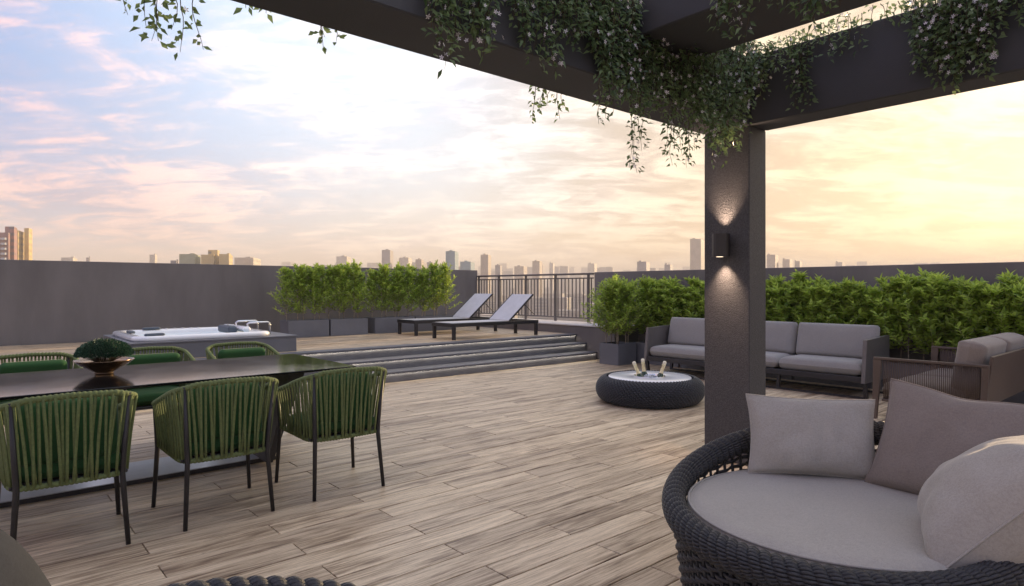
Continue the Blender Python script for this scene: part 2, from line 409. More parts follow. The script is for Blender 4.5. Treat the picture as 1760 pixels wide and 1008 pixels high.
# ---- perimeter walls, stair cheek ledge and railing
tag(MB().box(-7, 9.80, 12.60, 12.80, -.5, 1.787, .006).build('parapet_wall', M['wall']), 'long plain grey parapet wall behind the hot tub', 'wall')
tag(MB().box(9.80, 10.0, -5, 8.72, -.5, 1.668, .006).build('parapet_wall', M['wall']), 'dark grey parapet wall behind the right hand hedge', 'wall')
lw = tag(MB().box(9.10, 9.94, 7.60, 12.598, -.5, .605, .006).build('low_ledge_wall', M['wall']), 'low grey ledge wall with pale highlight cap beside the steps', 'wall')
MB().box(9.075, 9.96, 7.575, 12.596, .6055, .632, .004).build('highlight_cap', M['wallcap'], lw)  # pale cap paints the thin highlight along the ledge top
rl = thing('metal_railing', 'bronze grey metal railing with thin upright bars on the ledge wall', 'railing', (9.80, 8.74, .632))
rb = lambda z0, z1, w_: MB().box(-w_, w_, 0, 3.85, z0, z1, .006)
rb(.985, 1.025, .032).build('top_rail', M['rail'], rl); rb(.905, .930, .018).build('upper_bar', M['rail'], rl); rb(.075, .10, .018).build('bottom_bar', M['rail'], rl)
bal = MB().box(-.009, .009, -.009, .009, .10, .905).mesh('baluster', M['rail'])
k = 0
for i in range(36):
    y = .06+i*.107
    obj('baluster', bal, rl, (0, y, 0))
po = MB().box(-.022, .022, -.022, .022, 0, .985, .003).mesh('post', M['rail'])
for y in (.10, 1.06, 2.02, 2.98, 3.80): obj('post', po, rl, (0, y+.04 if y < 3.5 else y, 0))

# ---- pergola
BZ, TZ = 2.574, 3.09
pg = thing('pergola', 'dark grey pergola with thick beams on a square column overhead', 'pergola', (4.5, 2.45, 0))
def pbox(nm, x0, x1, y0, y1, z0, z1, m, c=.008): return MB().box(x0-4.5, x1-4.5, y0-2.45, y1-2.45, z0, z1, c).build(nm, m, pg)
pbox('column', 4.502, 4.756, 2.452, 2.838, 0, BZ, M['column'], .006)
pbox('beam', -2.4, 4.7595, 2.45, 2.84, BZ, TZ, M['beam'])
pbox('beam', 4.50, 4.757, -3.4, 2.4495, BZ, TZ, M['beam'])
pbox('rafter', 3.08, 3.68, -3.4, 2.4495, 2.865, TZ-.004, M['beam'])
pbox('column', -2.4, -2.14, 2.452, 2.838, 0, BZ, M['column'], .006)
pbox('column', 4.502, 4.756, -3.4, -3.01, 0, BZ, M['column'], .006)

# ---- wall lamp on the column, throwing light up and down
wl = thing('wall_lamp', 'small dark up and down wall lamp on the column', 'lamp', (4.50, 2.65, 1.677))
prof = [(-.03, -.062), (-.03, .062)] + [(-.062-.058*math.sin(t*math.pi/8), .062*math.cos(t*math.pi/8)) for t in range(0, 9)]
bd = MB(); bd.prism([(p[0]-.012, p[1]) for p in prof][::-1], 'z', -.088, .088); bd.build('lamp_housing', M['lamp'], wl)
MB().box(-.046, -.001, -.035, .035, -.05, .05, .003).build('mounting_plate', M['lamp'], wl)
for s_, nm in ((1, 'up'), (-1, 'down')):
    MB().lathe([(.0, 0), (.026, 0), (.026, .0015), (0, .0015)], 16, (-.082, 0, .0882 if s_ > 0 else -.0895)).build('lens', M['lampglow'], wl)
    ld = bpy.data.lights.new('lamp_beam', 'SPOT'); lo = bpy.data.objects.new('lamp_beam', ld); COL.objects.link(lo); lo.parent = wl
    ld.energy = 17; ld.color = (1, .70, .50); ld.spot_size = R(78); ld.spot_blend = 1.; ld.shadow_soft_size = .02
    lo.location = (-.072, 0, s_*.094); lo.rotation_euler = Vector((.24, 0, s_)).to_track_quat('-Z', 'Y').to_euler()

# ================================================================== PLANTING
def leaf(mb, base, dirv, nrm, L, W, fold=.25, curl=.2):
    """one folded leaf of four triangles"""
    t = dirv.normalized(); s = t.cross(nrm)
    if s.length < 1e-4: s = t.cross(Vector((.3, .8, .5)))
    s.normalize(); n = s.cross(t)
    m_ = base + t*(L*.48) - n*(W*fold*.5); tip = base + t*L - n*(L*curl)
    a_ = base + t*(L*.45) + s*(W*.5) + n*(W*fold*.5); b2 = base + t*(L*.45) - s*(W*.5) + n*(W*fold*.5)
    o = len(mb.v); mb.v += [tuple(base), tuple(a_), tuple(tip), tuple(b2), tuple(m_)]
    mb.f += [(o, o+4, o+1), (o+4, o+2, o+1), (o, o+3, o+4), (o+4, o+3, o+2)]; mb.sm += [True]*4
def rvec(r): return Vector((r.gauss(0, 1), r.gauss(0, 1), r.gauss(0, 1))).normalized()
def shrub_meshes(seed, H, spread, nb, LL):
    r = random.Random(seed); fol = MB(); stem = MB()
    top = Vector((r.uniform(-.06, .06), r.uniform(-.06, .06), H))
    path = [Vector((0, 0, -.03)), Vector((r.uniform(-.015, .015), r.uniform(-.015, .015), H*.3)), Vector((r.uniform(-.03, .03), r.uniform(-.03, .03), H*.65)), top]
    def at(t):
        t = max(0, min(.9999, t))*3; i = int(t); return path[i].lerp(path[i+1], t-i)
    stem.tube([at(q/8) for q in range(9)], [.0085*(1-.75*q/8) for q in range(9)], 6)
    for b in range(nb):
        t = .15+.85*(b/nb)**.85; p0 = at(t); an = b*2.4+r.uniform(-.5, .5)
        ln = spread*(1.0-.70*t)*r.uniform(.55, 1.25); up = .45+.55*t+r.uniform(-.2, .3)
        dv = Vector((math.cos(an), math.sin(an), up)).normalized(); p1 = p0+dv*ln+Vector((0, 0, ln*.18))
        stem.tube([p0, p0.lerp(p1, .5)-Vector((0, 0, .01)), p1], [.0032, .0024, .0012], 4)
        nl = r.randint(17, 25)
        for k in range(nl):
            q = .15+.85*k/nl; c = p0.lerp(p1, q); la = k*2.4+r.uniform(-.4, .4)
            side = (Vector((math.cos(la), math.sin(la), 0))); ld = (side*.9+dv*(.55+.6*q)+Vector((0, 0, r.uniform(-.25, .35)))).normalized()
            leaf(fol, c, ld, (Vector((0, 0, 1))+rvec(r)*.5), LL*r.uniform(.7, 1.2), LL*.40*r.uniform(.85, 1.15), .3, r.uniform(.0, .3))
    for b in range(5):
        an = r.uniform(0, 6.28); p0 = at(r.uniform(.55, .95)); p1 = p0+Vector((math.cos(an)*.07, math.sin(an)*.07, r.uniform(.10, .20)))
        stem.tube([p0, p1], [.003, .0012], 4)
        for k in range(13):
            q = .3+.7*k/13; la = k*2.4; ld = Vector((math.cos(la)*.8, math.sin(la)*.8, .5+q*.9)).normalized()
            leaf(fol, p0.lerp(p1, q), ld, rvec(r)*.4+Vector((0, 0, 1)), LL*r.uniform(.7, 1.05), LL*.36, .3, .15)
    for k in range(16):
        la = k*2.4; ld = Vector((math.cos(la)*.7, math.sin(la)*.7, r.uniform(.4, 1.6))).normalized()
        leaf(fol, at(1)-Vector((0, 0, .05*r.random())), ld, rvec(r)*.4+Vector((0, 0, 1)), LL*r.uniform(.7, 1.1), LL*.36, .3, .15)
    return stem.mesh('stem', M['bark']), fol.mesh('foliage', M['hedge'])
SH_L = [shrub_meshes(100+i, rng.uniform(.92, 1.06), .40, 42, .074) for i in range(5)]
SH_W = [shrub_meshes(300+i, rng.uniform(.98, 1.1), .60, 40, .090) for i in range(3)]
SH_R = [shrub_meshes(200+i, rng.uniform(.96, 1.14), .43, 36, .106) for i in range(6)]
def planter(x0, x1, y0, y1, z0, h, label, group, shrubs, where, kinds, sgroup, order):
    t = thing('planter_box', label, 'planter', ((x0+x1)/2, (y0+y1)/2, z0), 0, group)
    a_, b2 = (x1-x0)/2, (y1-y0)/2; w_ = .022
    m1 = MB()
    for (q0, q1, r0, r1) in ((-a_, a_, -b2, -b2+w_), (-a_, a_, b2-w_, b2), (-a_, -a_+w_, -b2+w_+.0005, b2-w_-.0005), (a_-w_, a_, -b2+w_+.0005, b2-w_-.0005)):
        MB().box(q0, q1, r0, r1, 0, h, .003).build('side_panel', M['planter'], t)
    MB().grid(8, 5, lambda u, v: Vector((-a_+w_+u*(2*a_-2*w_), -b2+w_+v*(2*b2-2*w_), h-.035+.014*noise.noise(Vector((u*5, v*5, x0)))))).build('soil', M['soil'], t)
    n = len(shrubs)
    for i, (sx, sy) in enumerate(shrubs):
        stm, fo = kinds[rng.randrange(len(kinds))]
        s_ = thing('hedge_shrub', '%s leafy green shrub from the %s in %s' % (ORD[i], order, where), 'shrub', (x0+sx*(x1-x0), y0+sy*(y1-y0), z0+h-.03), rng.uniform(0, 6.28), sgroup)
        k_ = rng.uniform(.90, 1.07); s_.scale = (1, 1, k_)
        obj('stem', stm, s_); obj('foliage', fo, s_)
zig = lambda n: [((i+.5)/n, .34 if i % 2 else .66) for i in range(n)]
xs = [(4.43, 5.20, 'leftmost grey planter on the raised terrace, next to the hot tub'), (5.235, 6.00, 'second grey planter from the left on the raised terrace'),
      (6.16, 7.06, 'third grey planter from the left, behind the loungers'), (7.095, 8.02, 'rightmost grey planter behind the lounger backrests')]
for (a_, b2, lb), wh in zip(xs, ('the leftmost terrace planter', 'the second terrace planter', 'the third terrace planter', 'the terrace planter behind the backrests')):
    planter(a_, b2, 11.18, 11.58, PZ, .31, lb, 'planters on the raised terrace', zig(5 if a_ < 6 else 6), wh, SH_L, 'shrubs on the raised terrace', 'left')
planter(8.62, 9.12, 7.12, 7.55, 0, .37, 'short grey planter between the steps and the grey sofa', 'planters along the right wall',
        [(.12, .75), (.22, .25), (.62, .2), (.5, .85), (.85, .3), (.85, .8), (.42, .5)], 'the planter beside the steps', SH_W, 'shrubs along the right wall', 'left')
planter(9.20, 9.62, 6.30, 7.26, 0, .37, 'grey planter behind the left end of the sofa', 'planters along the right wall', [(q[1], 1-q[0]) for q in zig(7)], 'the planter at the sofa left end', SH_R, 'shrubs along the right wall', 'left')
pw_ = ['hidden by the column', 'behind the sofa middle', 'behind the sofa right end', 'behind the nearer armchair', 'at the right edge of the picture', 'past the right edge']
ys = [6.27, 5.30, 4.33, 3.36, 2.39, 1.42, .45]
lbs = ['grey planter behind the column and sofa', 'grey planter behind the middle of the sofa', 'grey planter behind the right arm of the sofa', 'grey planter with bare stems behind the armchair', 'rightmost grey planter along the wall by the armchair back', 'planter']
whs = ['the planter behind the column', 'the planter behind the sofa middle', 'the planter behind the sofa right arm', 'the planter behind the armchair', 'the rightmost wall planter']
for i in range(5):
    planter(9.20, 9.62, ys[i+1]+.01, ys[i]-.01, 0, .37, lbs[i], 'planters along the right wall', [(q[1], 1-q[0]) for q in zig(7)], whs[i], SH_R, 'shrubs along the right wall', 'left')

# ---- jasmine hanging from the pergola
def vine(name, label, strands, out, density=62, LL=.046, flowers=.10, seed=1, thick=.05):
    """strands: (x, y, z_top, z_bottom)"""
    r = random.Random(seed); st_ = MB(); lf = MB(); fl = MB()
    p0 = Vector(strands[0][:3]); t = thing(name, label, 'vine', tuple(p0), 0, 'jasmine hanging from the pergola')
    out = Vector(out)
    for (x, y, z1, z0) in strands:
        L = z1-z0; n = max(4, int(L/.035)); pts = []; ox = r.uniform(-.02, .02); fz = r.uniform(0, 9)
        for i in range(n+1):
            q = i/n
            w1 = noise.noise(Vector((q*L*5+fz, 1.3, fz)))*.045; w2 = abs(noise.noise(Vector((q*L*5+fz, 7.1, fz))))*thick
            side = Vector((-out.y, out.x, 0))
            pts.append(Vector((x, y, z1-q*L))-p0+side*(w1*min(1, q*3)+ox)+out*(w2+.012))
        st_.tube(pts, [.0026*(1-.6*i/n) for i in range(n+1)], 4)
        nl = int(L*density)
        for k in range(nl):
            q = (k+r.random())/nl; i = min(n-1, int(q*n)); c = pts[i].lerp(pts[i+1], q*n-i)
            la = r.uniform(0, 6.28); sd = Vector((math.cos(la), math.sin(la), 0))+out*.5
            off = sd*r.uniform(.0, .045)
            dv = (sd*r.uniform(.5, 1.)+Vector((0, 0, r.uniform(-1.0, .25)))).normalized()
            if r.random() < .65*flowers*(1.2-q*.4):
                c2 = c+sd*r.uniform(.02, .055); nn = (sd+rvec(r)*.6).normalized(); u = nn.cross(Vector((0, 0, 1.01))).normalized(); v2 = nn.cross(u); s_ = r.uniform(.010, .015); a0 = r.uniform(0, 6)
                for j in range(5):
                    an = a0+j*1.2566
                    e = u*math.cos(an)+v2*math.sin(an); h = u*math.cos(an+1.57)+v2*math.sin(an+1.57); o = len(fl.v)
                    fl.v += [tuple(c2), tuple(c2+e*s_*.62+h*s_*.24), tuple(c2+e*s_*1.1+nn*.002), tuple(c2+e*s_*.62-h*s_*.24)]; fl.f += [(o, o+1, o+2, o+3)]; fl.sm += [False]
            else:
                leaf(lf, c+off*.6, dv, (out+Vector((0, 0, .8))+rvec(r)*.7), LL*r.uniform(.6, 1.15), LL*.46*r.uniform(.8, 1.2), .3, r.uniform(.05, .45))
    st_.build('vine_stems', M['vstem'], t, kind='stuff'); lf.build('foliage', M['vine'], t)
    if fl.v: fl.build('flowers', M['petal'], t, kind='stuff')
def cols(lst, axis, val, ztop, n=2, jit=8, seed=0):
    """lst of (pixel column, lowest pixel row): strands hung on the plane axis = val"""
    r = random.Random(seed); o = []
    for px, py in lst:
        for k in range(n):
            q = on_plane(px+r.uniform(-jit, jit), py-(0 if k == 0 else r.uniform(5, 45)), axis, val)
            if q.z < ztop-.05: o.append((q.x, q.y, ztop+r.uniform(-.03, .03), q.z))
    return o
IN_Y, OUT_Y, IN_X, RF_X = 2.425, 2.865, 4.475, 3.055
vine('hanging_vine', 'thin jasmine sprays hanging in the sky at the top left corner', cols([(228, 25), (250, 45), (268, 70), (290, 72), (300, 50), (322, 92), (332, 80)], 1, OUT_Y, 2.62, 1, 5, 3), (0, 1, 0), 60, .042, .06, 11, .04)
vine('hanging_vine', 'short jasmine tip over the upper edge of the long beam', cols([(432, 14), (450, 18), (468, 12)], 1, OUT_Y, 2.66, 1, 4, 4), (0, 1, 0), 80, .045, .0, 12, .03)
vine('hanging_vine', 'tiny lone jasmine sprig below the long beam', cols([(556, 62), (564, 82), (574, 70)], 1, OUT_Y, 2.60, 1, 3, 5), (0, 1, 0), 75, .042, .0, 13, .03)
vine('hanging_vine', 'leftmost jasmine clump with white flowers on the inner beam face', cols([(738, 60), (750, 100), (765, 122), (782, 84), (798, 92), (815, 70), (830, 100), (843, 92)], 1, IN_Y, 3.12, 3, 8, 6), (0, -1, 0), 66, .047, .2, 14, .07)
vine('hanging_vine', 'second jasmine clump trailing diagonally down the inner beam face', cols([(884, 50), (898, 88), (912, 108), (928, 126), (942, 128), (955, 100), (870, 20)], 1, IN_Y, 3.12, 3, 8, 7), (0, -1, 0), 66, .047, .18, 15, .07)
vine('hanging_vine', 'jasmine spray hanging clear below the beam against white sky', cols([(928, 205), (940, 190), (950, 180), (960, 204), (968, 185)], 1, OUT_Y, 2.62, 1, 3, 8), (0, 1, 0), 85, .042, .04, 16, .04)
vine('hanging_vine', 'broad dense jasmine curtain with white flowers beside the rafter', cols([(965, 70), (980, 95), (993, 60), (1008, 90), (1020, 112), (1032, 150), (1045, 185), (1058, 195), (1070, 180), (1082, 195), (1095, 205), (1108, 195), (1122, 205), (1130, 185)], 1, IN_Y, 3.12, 5, 9, 9), (0, -1, 0), 66, .047, .16, 17, .12)
vine('hanging_vine', 'longest jasmine strands dangling below the beam towards the round wicker table', cols([(1028, 215), (1040, 205), (1074, 290), (1085, 300), (1092, 260), (1100, 240)], 1, IN_Y, 2.90, 1, 3, 10), (0, -1, 0), 80, .042, .05, 18, .05)
vine('hanging_vine', 'jasmine fringe hanging just left of the column top', cols([(1140, 270), (1148, 285), (1160, 240), (1170, 268), (1182, 290), (1192, 262)], 1, IN_Y, 2.85, 2, 4, 11), (0, -1, 0), 80, .042, .08, 19, .06)
vine('hanging_vine', 'thick bushy jasmine mass wrapping the top corner of the column', cols([(1170, 200), (1184, 215), (1198, 225), (1210, 232), (1222, 285), (1236, 262), (1246, 285), (1258, 240), (1270, 215), (1280, 190)], 1, IN_Y-.03, 3.12, 6, 8, 12) + cols([(1292, 150), (1300, 172), (1308, 160), (1316, 120)], 0, IN_X-.02, 3.12, 4, 5, 13), (-.5, -.86, 0), 76, .046, .10, 20, .26)
vine('hanging_vine', 'yellow green jasmine strand over the column front', cols([(1255, 250), (1264, 232), (1272, 215), (1280, 244), (1262, 205)], 0, IN_X-.06, 2.80, 2, 4, 14), (-1, 0, 0), 80, .046, .06, 21, .05)
vine('hanging_vine', 'jasmine cluster with white flowers on the rafter side', cols([(1236, 48), (1246, 60), (1256, 40), (1268, 70), (1280, 76), (1288, 40)], 0, RF_X, 3.10, 2, 5, 15), (-1, 0, 0), 66, .047, .22, 22, .05)
vine('hanging_vine', 'jasmine tufts along the lower edge of the rafter', cols([(1330, 14), (1345, 22), (1385, 40), (1396, 52), (1410, 36), (1424, 30), (1450, 14)], 0, RF_X, 3.10, 2, 6, 16), (-1, 0, 0), 66, .047, .15, 23, .05)
vine('hanging_vine', 'narrow jasmine strand hanging down the right beam near the column', cols([(1340, 85), (1352, 112), (1362, 150), (1372, 188), (1380, 178), (1388, 190), (1396, 110)], 0, IN_X, 3.14, 2, 4, 17), (-1, 0, 0), 66, .047, .10, 24, .06)
vine('hanging_vine', 'loose jasmine sprays over the top of the right beam', cols([(1418, 80), (1430, 108), (1442, 100), (1456, 78), (1470, 72), (1486, 90), (1500, 48), (1520, 42), (1540, 36), (1558, 44), (1400, 62)], 0, IN_X, 3.16, 2, 7, 18), (-1, 0, 0), 66, .047, .10, 25, .08)
vine('hanging_vine', 'large jasmine clump with pale flowers on the right beam', cols([(1578, 100), (1588, 132), (1602, 112), (1616, 150), (1630, 135), (1640, 162), (1652, 130), (1664, 128), (1678, 110), (1690, 140), (1702, 116), (1716, 60)], 0, IN_X, 3.14, 4, 7, 19), (-1, 0, 0), 66, .047, .18, 26, .10)
vine('hanging_vine', 'rightmost jasmine tips at the top right corner', cols([(1728, 40), (1742, 46), (1756, 24), (1770, 40)], 0, IN_X, 3.14, 3, 6, 20), (-1, 0, 0), 66, .047, .12, 27, .08)

# ================================================================== FURNITURE
def arc(c, r, a0, a1, n, z=0.): return [Vector((c[0]+r*math.cos(R(a0+(a1-a0)*i/n)), c[1]+r*math.sin(R(a0+(a1-a0)*i/n)), z)) for i in range(n+1)]
def resample(pts, n):
    P = [Vector(p) for p in pts]; D = [0.]
    for i in range(1, len(P)): D.append(D[-1]+(P[i]-P[i-1]).length)
    o = []; j = 0
    for k in range(n+1):
        s = D[-1]*k/n
        while j < len(P)-2 and D[j+1] < s: j += 1
        q = (s-D[j])/max(1e-9, D[j+1]-D[j]); o.append(P[j].lerp(P[j+1], max(0, min(1, q))))
    return o
def cushion(mb, w_, d_, h_, rr=.05, n=14, crown=.02, seed=0., c=(0,0,0), puff=0.):
    """soft rounded slab, x by y by z, sitting on c.z"""
    def P(u, v, top):
        x = (u*2-1); y = (v*2-1)
        ex = math.copysign(abs(x)**.55, x); ey = math.copysign(abs(y)**.55, y)
        e = max(abs(ex), abs(ey))
        k = max(0., (e-.80)/.20); k = min(1, k); prof = math.sqrt(max(0., 1-k*k))
        rad = math.hypot(max(0, abs(ex)-.86), max(0, abs(ey)-.86)) if False else 0
        X = ex*w_/2; Y = ey*d_/2
        # round the plan corners
        cx, cy = w_/2-rr, d_/2-rr
        if abs(X) > cx and abs(Y) > cy:
            dx_, dy_ = abs(X)-cx, abs(Y)-cy; L = math.hypot(dx_, dy_); mx = max(dx_, dy_)
            if L > 1e-6: X = math.copysign(cx+dx_/L*mx, X); Y = math.copysign(cy+dy_/L*mx, Y)
        nz_ = noise.noise(Vector((X*6+seed, Y*6, 3.)))*.005
        zz = h_/2*prof*(1 if top else -1) + (crown*(1-x*x)*(1-y*y) if top else 0)+nz_*prof
        return Vector((c[0]+X, c[1]+Y, c[2]+h_/2+zz))
    mb.grid(n*2, n*2, lambda u, v: P(u, v, True)); mb.grid(n*2, n*2, lambda u, v: P(1-u, v, False)); return mb
def pillow_mb(w_, h_, t_, seed=0., n=30, dent=0., pin=.07):
    """knife-edge pillow standing in the x-z plane, centred, with its piping path"""
    def P(u, v, s):
        x = u*2-1; z = v*2-1
        X = w_/2*x*(1-pin*(1-z*z)); Z = h_/2*z*(1-pin*(1-x*x))
        f = ((1-x**2)*(1-z**2))**.42
        fz = 1-.16*z
        wr = noise.noise(Vector((X*7+seed, Z*7, s*2.+seed)))*.018+noise.noise(Vector((X*19+seed, Z*13, s*2.)))*.009
        dn = dent*math.exp(-((x+.1)**2*9))*max(0, z)**2
        return Vector((X+wr*.4*f, s*(t_/2*f*fz+wr*min(1, f*2.)), Z-dn*h_*.3))
    mb = MB(); mb.grid(n, n, lambda u, v: P(u, v, -1)); mb.grid(n, n, lambda u, v: P(1-u, v, 1))
    m_ = 24
    edge = [P(i/m_, 0, 1) for i in range(m_)]+[P(1, i/m_, 1) for i in range(m_)]+[P(1-i/m_, 1, 1) for i in range(m_)]+[P(0, 1-i/m_, 1) for i in range(m_)]
    return mb, MB().tube(edge, .0045, 5, True)
def pillow(label, fab, w_, h_, t_, loc, face, lean=0., roll=0., seed=0., dent=0., group=None, pin=.07):
    """face: direction (x, y) its front looks to; lean tips the top backwards; roll turns it in its own plane"""
    mb, pp = pillow_mb(w_, h_, t_, seed, 30, dent, pin)
    o = mb.build('throw_pillow', fab); tag(o, label, 'pillow', group); pp.build('piping', fab, o)
    az = math.atan2(face[1], face[0])+math.pi/2
    o.matrix_world = Matrix.Translation(loc) @ Matrix.Rotation(az, 4, 'Z') @ Matrix.Rotation(R(-lean), 4, 'X') @ Matrix.Rotation(R(roll), 4, 'Y')
    return o

# ---- rope dining chairs
def top_path():
    L = [(-.285, .265, .640), (-.295, .10, .680), (-.290, -.08, .735)]
    cc = [(-.19+.095*math.cos(R(a_)), -.19+.095*math.sin(R(a_))) for a_ in range(180, 271, 15)]
    L += [(x, y, .765+.040*i/6) for i, (x, y) in enumerate(cc)]
    Rr = [(-x, y, z) for x, y, z in L[::-1]]
    return L+[(0, -.292, .812)]+Rr
def low_path():
    L = [(-.262, .262, .385), (-.255, .05, .378), (-.248, -.12, .372)]
    cc = [(-.16+.085*math.cos(R(a_)), -.155+.085*math.sin(R(a_))) for a_ in range(180, 271, 15)]
    L += [(x, y, .372) for x, y in cc]
    return L+[(0, -.243, .370)]+[(-x, y, z) for x, y, z in L[::-1]]
def make_chair():
    t = thing('rope_chair', '', 'chair')
    NR = 70; tp = resample(top_path(), NR*4); lp = resample(low_path(), NR*4)
    rr = [.0135+.0042*abs(math.sin(math.pi*(i+2)/4)) for i in range(len(tp))]
    MB().tube(tp, rr, 8).build('top_rail', M['rope'], t); MB().tube(lp, [.012+.004*abs(math.sin(math.pi*(i+2)/4)) for i in range(len(lp))], 8).build('bottom_rail', M['rope'], t)
    r = random.Random(3)
    for k in range(NR-1):
        i = k*4+4; j = max(0, min(NR*4, i+r.choice((-3, -1, 0, 0, 1, 3, 4)))); a_ = tp[i]; b2 = lp[j]
        o_ = Vector((a_.x, a_.y+.02, 0)).normalized()*.0155*(1 if k % 2 else .4)
        pts = [a_.lerp(b2, q/4)+o_*(1-.3*math.sin(math.pi*q/4)) for q in range(5)]
        MB().tube(pts, .0083, 6, False, .6, up=Vector((a_.x, a_.y, 0)).normalized()).build('rope_strand', M['rope'], t)
    for sx in (-1, 1):
        MB().tube([(sx*.288, .275, 0), (sx*.268, .262, .37), (sx*.272, .262, .46), (sx*.284, .262, .640)], [.012, .0145, .0145, .012], 10).build('front_leg', M['legs'], t)
        MB().tube([(sx*.243, -.275, 0), (sx*.222, -.235, .37), (sx*.226, -.238, .45), (sx*.246, -.272, .800)], [.012, .0145, .0145, .011], 10).build('back_leg', M['legs'], t)
    sf = MB().box(-.25, .25, -.22, .255, .366, .384, .004); sf.build('seat_frame', M['legs'], t)
    cushion(MB(), .475, .47, .085, .06, 12, .018, 1., (0, .015, .386)).build('seat_cushion', M['greenfab'], t)
    bc = cushion(MB(), .44, .33, .10, .05, 12, .02, 4.).build('back_cushion', M['greenfab'], t)
    bc.matrix_local = Matrix.Translation((0, -.135, .615)) @ Matrix.Rotation(R(80), 4, 'X') @ Matrix.Translation((0, 0, -.05))
    for o_ in t.children:
        if o_.name.startswith('front_leg') or o_.name.startswith('back_leg'): pass
    return t
ch0 = make_chair()
CH = [(.43, 4.13, 0, 'green rope chair on the near side of the table, leftmost, back turned'),
      (1.19, 4.13, 0, 'green rope chair on the near side of the table, in the middle, back turned'),
      (1.945, 4.13, -.02, 'green rope chair on the near side at the right end of the table'),
      (.44, 6.10, math.pi, 'green rope chair on the far side of the table at the left picture edge'),
      (1.27, 6.10, math.pi, 'green rope chair on the far side, just right of the succulent bowl'),
      (2.03, 6.12, math.pi+.03, 'green rope chair on the far side nearest the steps')]
for i, (x, y, rz, lb) in enumerate(CH):
    c_ = ch0 if i == 0 else copy_tree(ch0)
    c_.location = (x, y, 0); c_.rotation_euler = (0, 0, rz); tag(c_, lb, 'chair', 'rope chairs round the dining table')

# ---- dining table
dt = thing('dining_table', 'long black glass dining table with slanted pedestal legs and steel base plate', 'table', (.3, 5.08, 0))
MB().box(-2.2, 2.0, -.61, .61, .733, .75, .003).build('table_top', M['glass'], dt)
MB().box(-2.0, 1.62, -.30, .30, .690, .7325, .003).build('under_frame', M['legs'], dt)
for s_, x0 in ((1, 0.), (-1, -.2)):
    pts = [(s_*1.45, .03), (s_*1.49, .03), (s_*1.74, .6895), (s_*1.62, .6895)]
    if s_ < 0: pts = pts[::-1]
    MB().prism([(p[0]+x0, p[1]) for p in pts], 'y', -.26, .30).build('pedestal_leg', M['legs'], dt)
bp = MB().box(-1.75, 1.58, -.09, .42, 0, .030, .003).build('base_edge', M['legs'], dt)
MB().box(-1.745, 1.575, -.085, .415, .0305, .036).build('base_plate', M['steel'], dt)
# ---- bowl with succulent
bw = thing('bronze_bowl', 'shallow bronze bowl on the black glass table holding a succulent', 'bowl', (.765, 5.22, .751))
MB().lathe([(0, 0), (.055, 0), (.060, .006), (.055, .014), (.09, .030), (.14, .060), (.178, .092), (.184, .097), (.180, .099), (.135, .068), (.08, .042), (0, .036)], 48).build('bowl_shell', M['bronze'], bw)
MB().lathe([(0, .086), (.08, .082), (.145, .074)], 24).build('soil', M['soil'], bw)
sp = thing('succulent_plant', 'low dome of dark green succulent leaves in the bronze bowl', 'plant', (.765, 5.22, .835))
lf = MB(); sm_ = MB(); r = random.Random(5)
for k in range(420):
    an = k*2.39996; q = math.sqrt((k+.5)/420); th = q*1.45
    c = Vector((math.cos(an)*math.sin(th)*.155, math.sin(an)*math.sin(th)*.155, .03+math.cos(th)*.105)); nn = Vector((c.x, c.y, c.z*.9)).normalized()
    if k % 5 == 0: sm_.tube([Vector((c.x*.3, c.y*.3, 0)), c*.8], .0022, 4)
    u = nn.cross(Vector((.1, .2, 1))).normalized(); v2 = nn.cross(u)
    for j in range(9):
        a2 = j*2.4; lft = .35+.06*j; dv = (u*math.cos(a2)+v2*math.sin(a2))*(1.15-lft)+nn*lft
        leaf(lf, c+nn*(.0015*j+r.uniform(-.006, .006)), dv, nn, .0175*r.uniform(.8, 1.2), .0125, .35, -.1)
lf.build('foliage', M['succ'], sp); sm_.build('stems', M['vstem'], sp, kind='stuff')

# ---- hot tub sunk in a dark plinth
tb = thing('hot_tub', 'white hot tub set in a dark grey plinth on the raised terrace', 'hot tub', (1.57, 8.86, PZ))
W_, D_ = 2.06, 1.86; HP = .225
for (x0, x1, y0, y1, z0, z1, nm) in ((0, W_, 0, .05, 0, HP-.022, 'plinth_panel'), (0, W_, D_-.05, D_, 0, HP-.022, 'plinth_panel'), (0, .05, .0505, D_-.0505, 0, HP-.022, 'plinth_panel'), (W_-.05, W_, .0505, D_-.0505, 0, HP-.022, 'plinth_panel')):
    MB().box(x0, x1, y0, y1, z0, z1, .003).build(nm, M['planter'], tb)
tx0, tx1, ty0, ty1 = .06, 1.76, .10, 1.72
rim = MB()
rim.box(-.012, W_+.012, -.012, ty0+.05, HP-.0215, HP, .003).box(-.012, W_+.012, ty1-.05, D_+.012, HP-.0215, HP, .003)
rim.box(-.012, tx0+.05, ty0+.0505, ty1-.0505, HP-.0215, HP, .003).box(tx1-.05, W_+.012, ty0+.0505, ty1-.0505, HP-.0215, HP, .003)
rim.build('plinth_top', M['planter'], tb)
def rrect(x0, x1, y0, y1, r_, n=6):
    o = []
    for (cx, cy, a0) in ((x1-r_, y1-r_, 0), (x0+r_, y1-r_, 90), (x0+r_, y0+r_, 180), (x1-r_, y0+r_, 270)):
        for i in range(n+1): o.append((cx+r_*math.cos(R(a0+90*i/n)), cy+r_*math.sin(R(a0+90*i/n))))
    return o
def loft(mb, rings, close=True):
    n = len(rings[0]); vs = [v for rg in rings for v in rg]
    fs = [(j*n+i, j*n+(i+1) % n, (j+1)*n+(i+1) % n, (j+1)*n+i) for j in range(len(rings)-1) for i in range(n)]
    if close: fs.append(tuple((len(rings)-1)*n+i for i in range(n)))
    mb.add(vs, fs, True); return mb
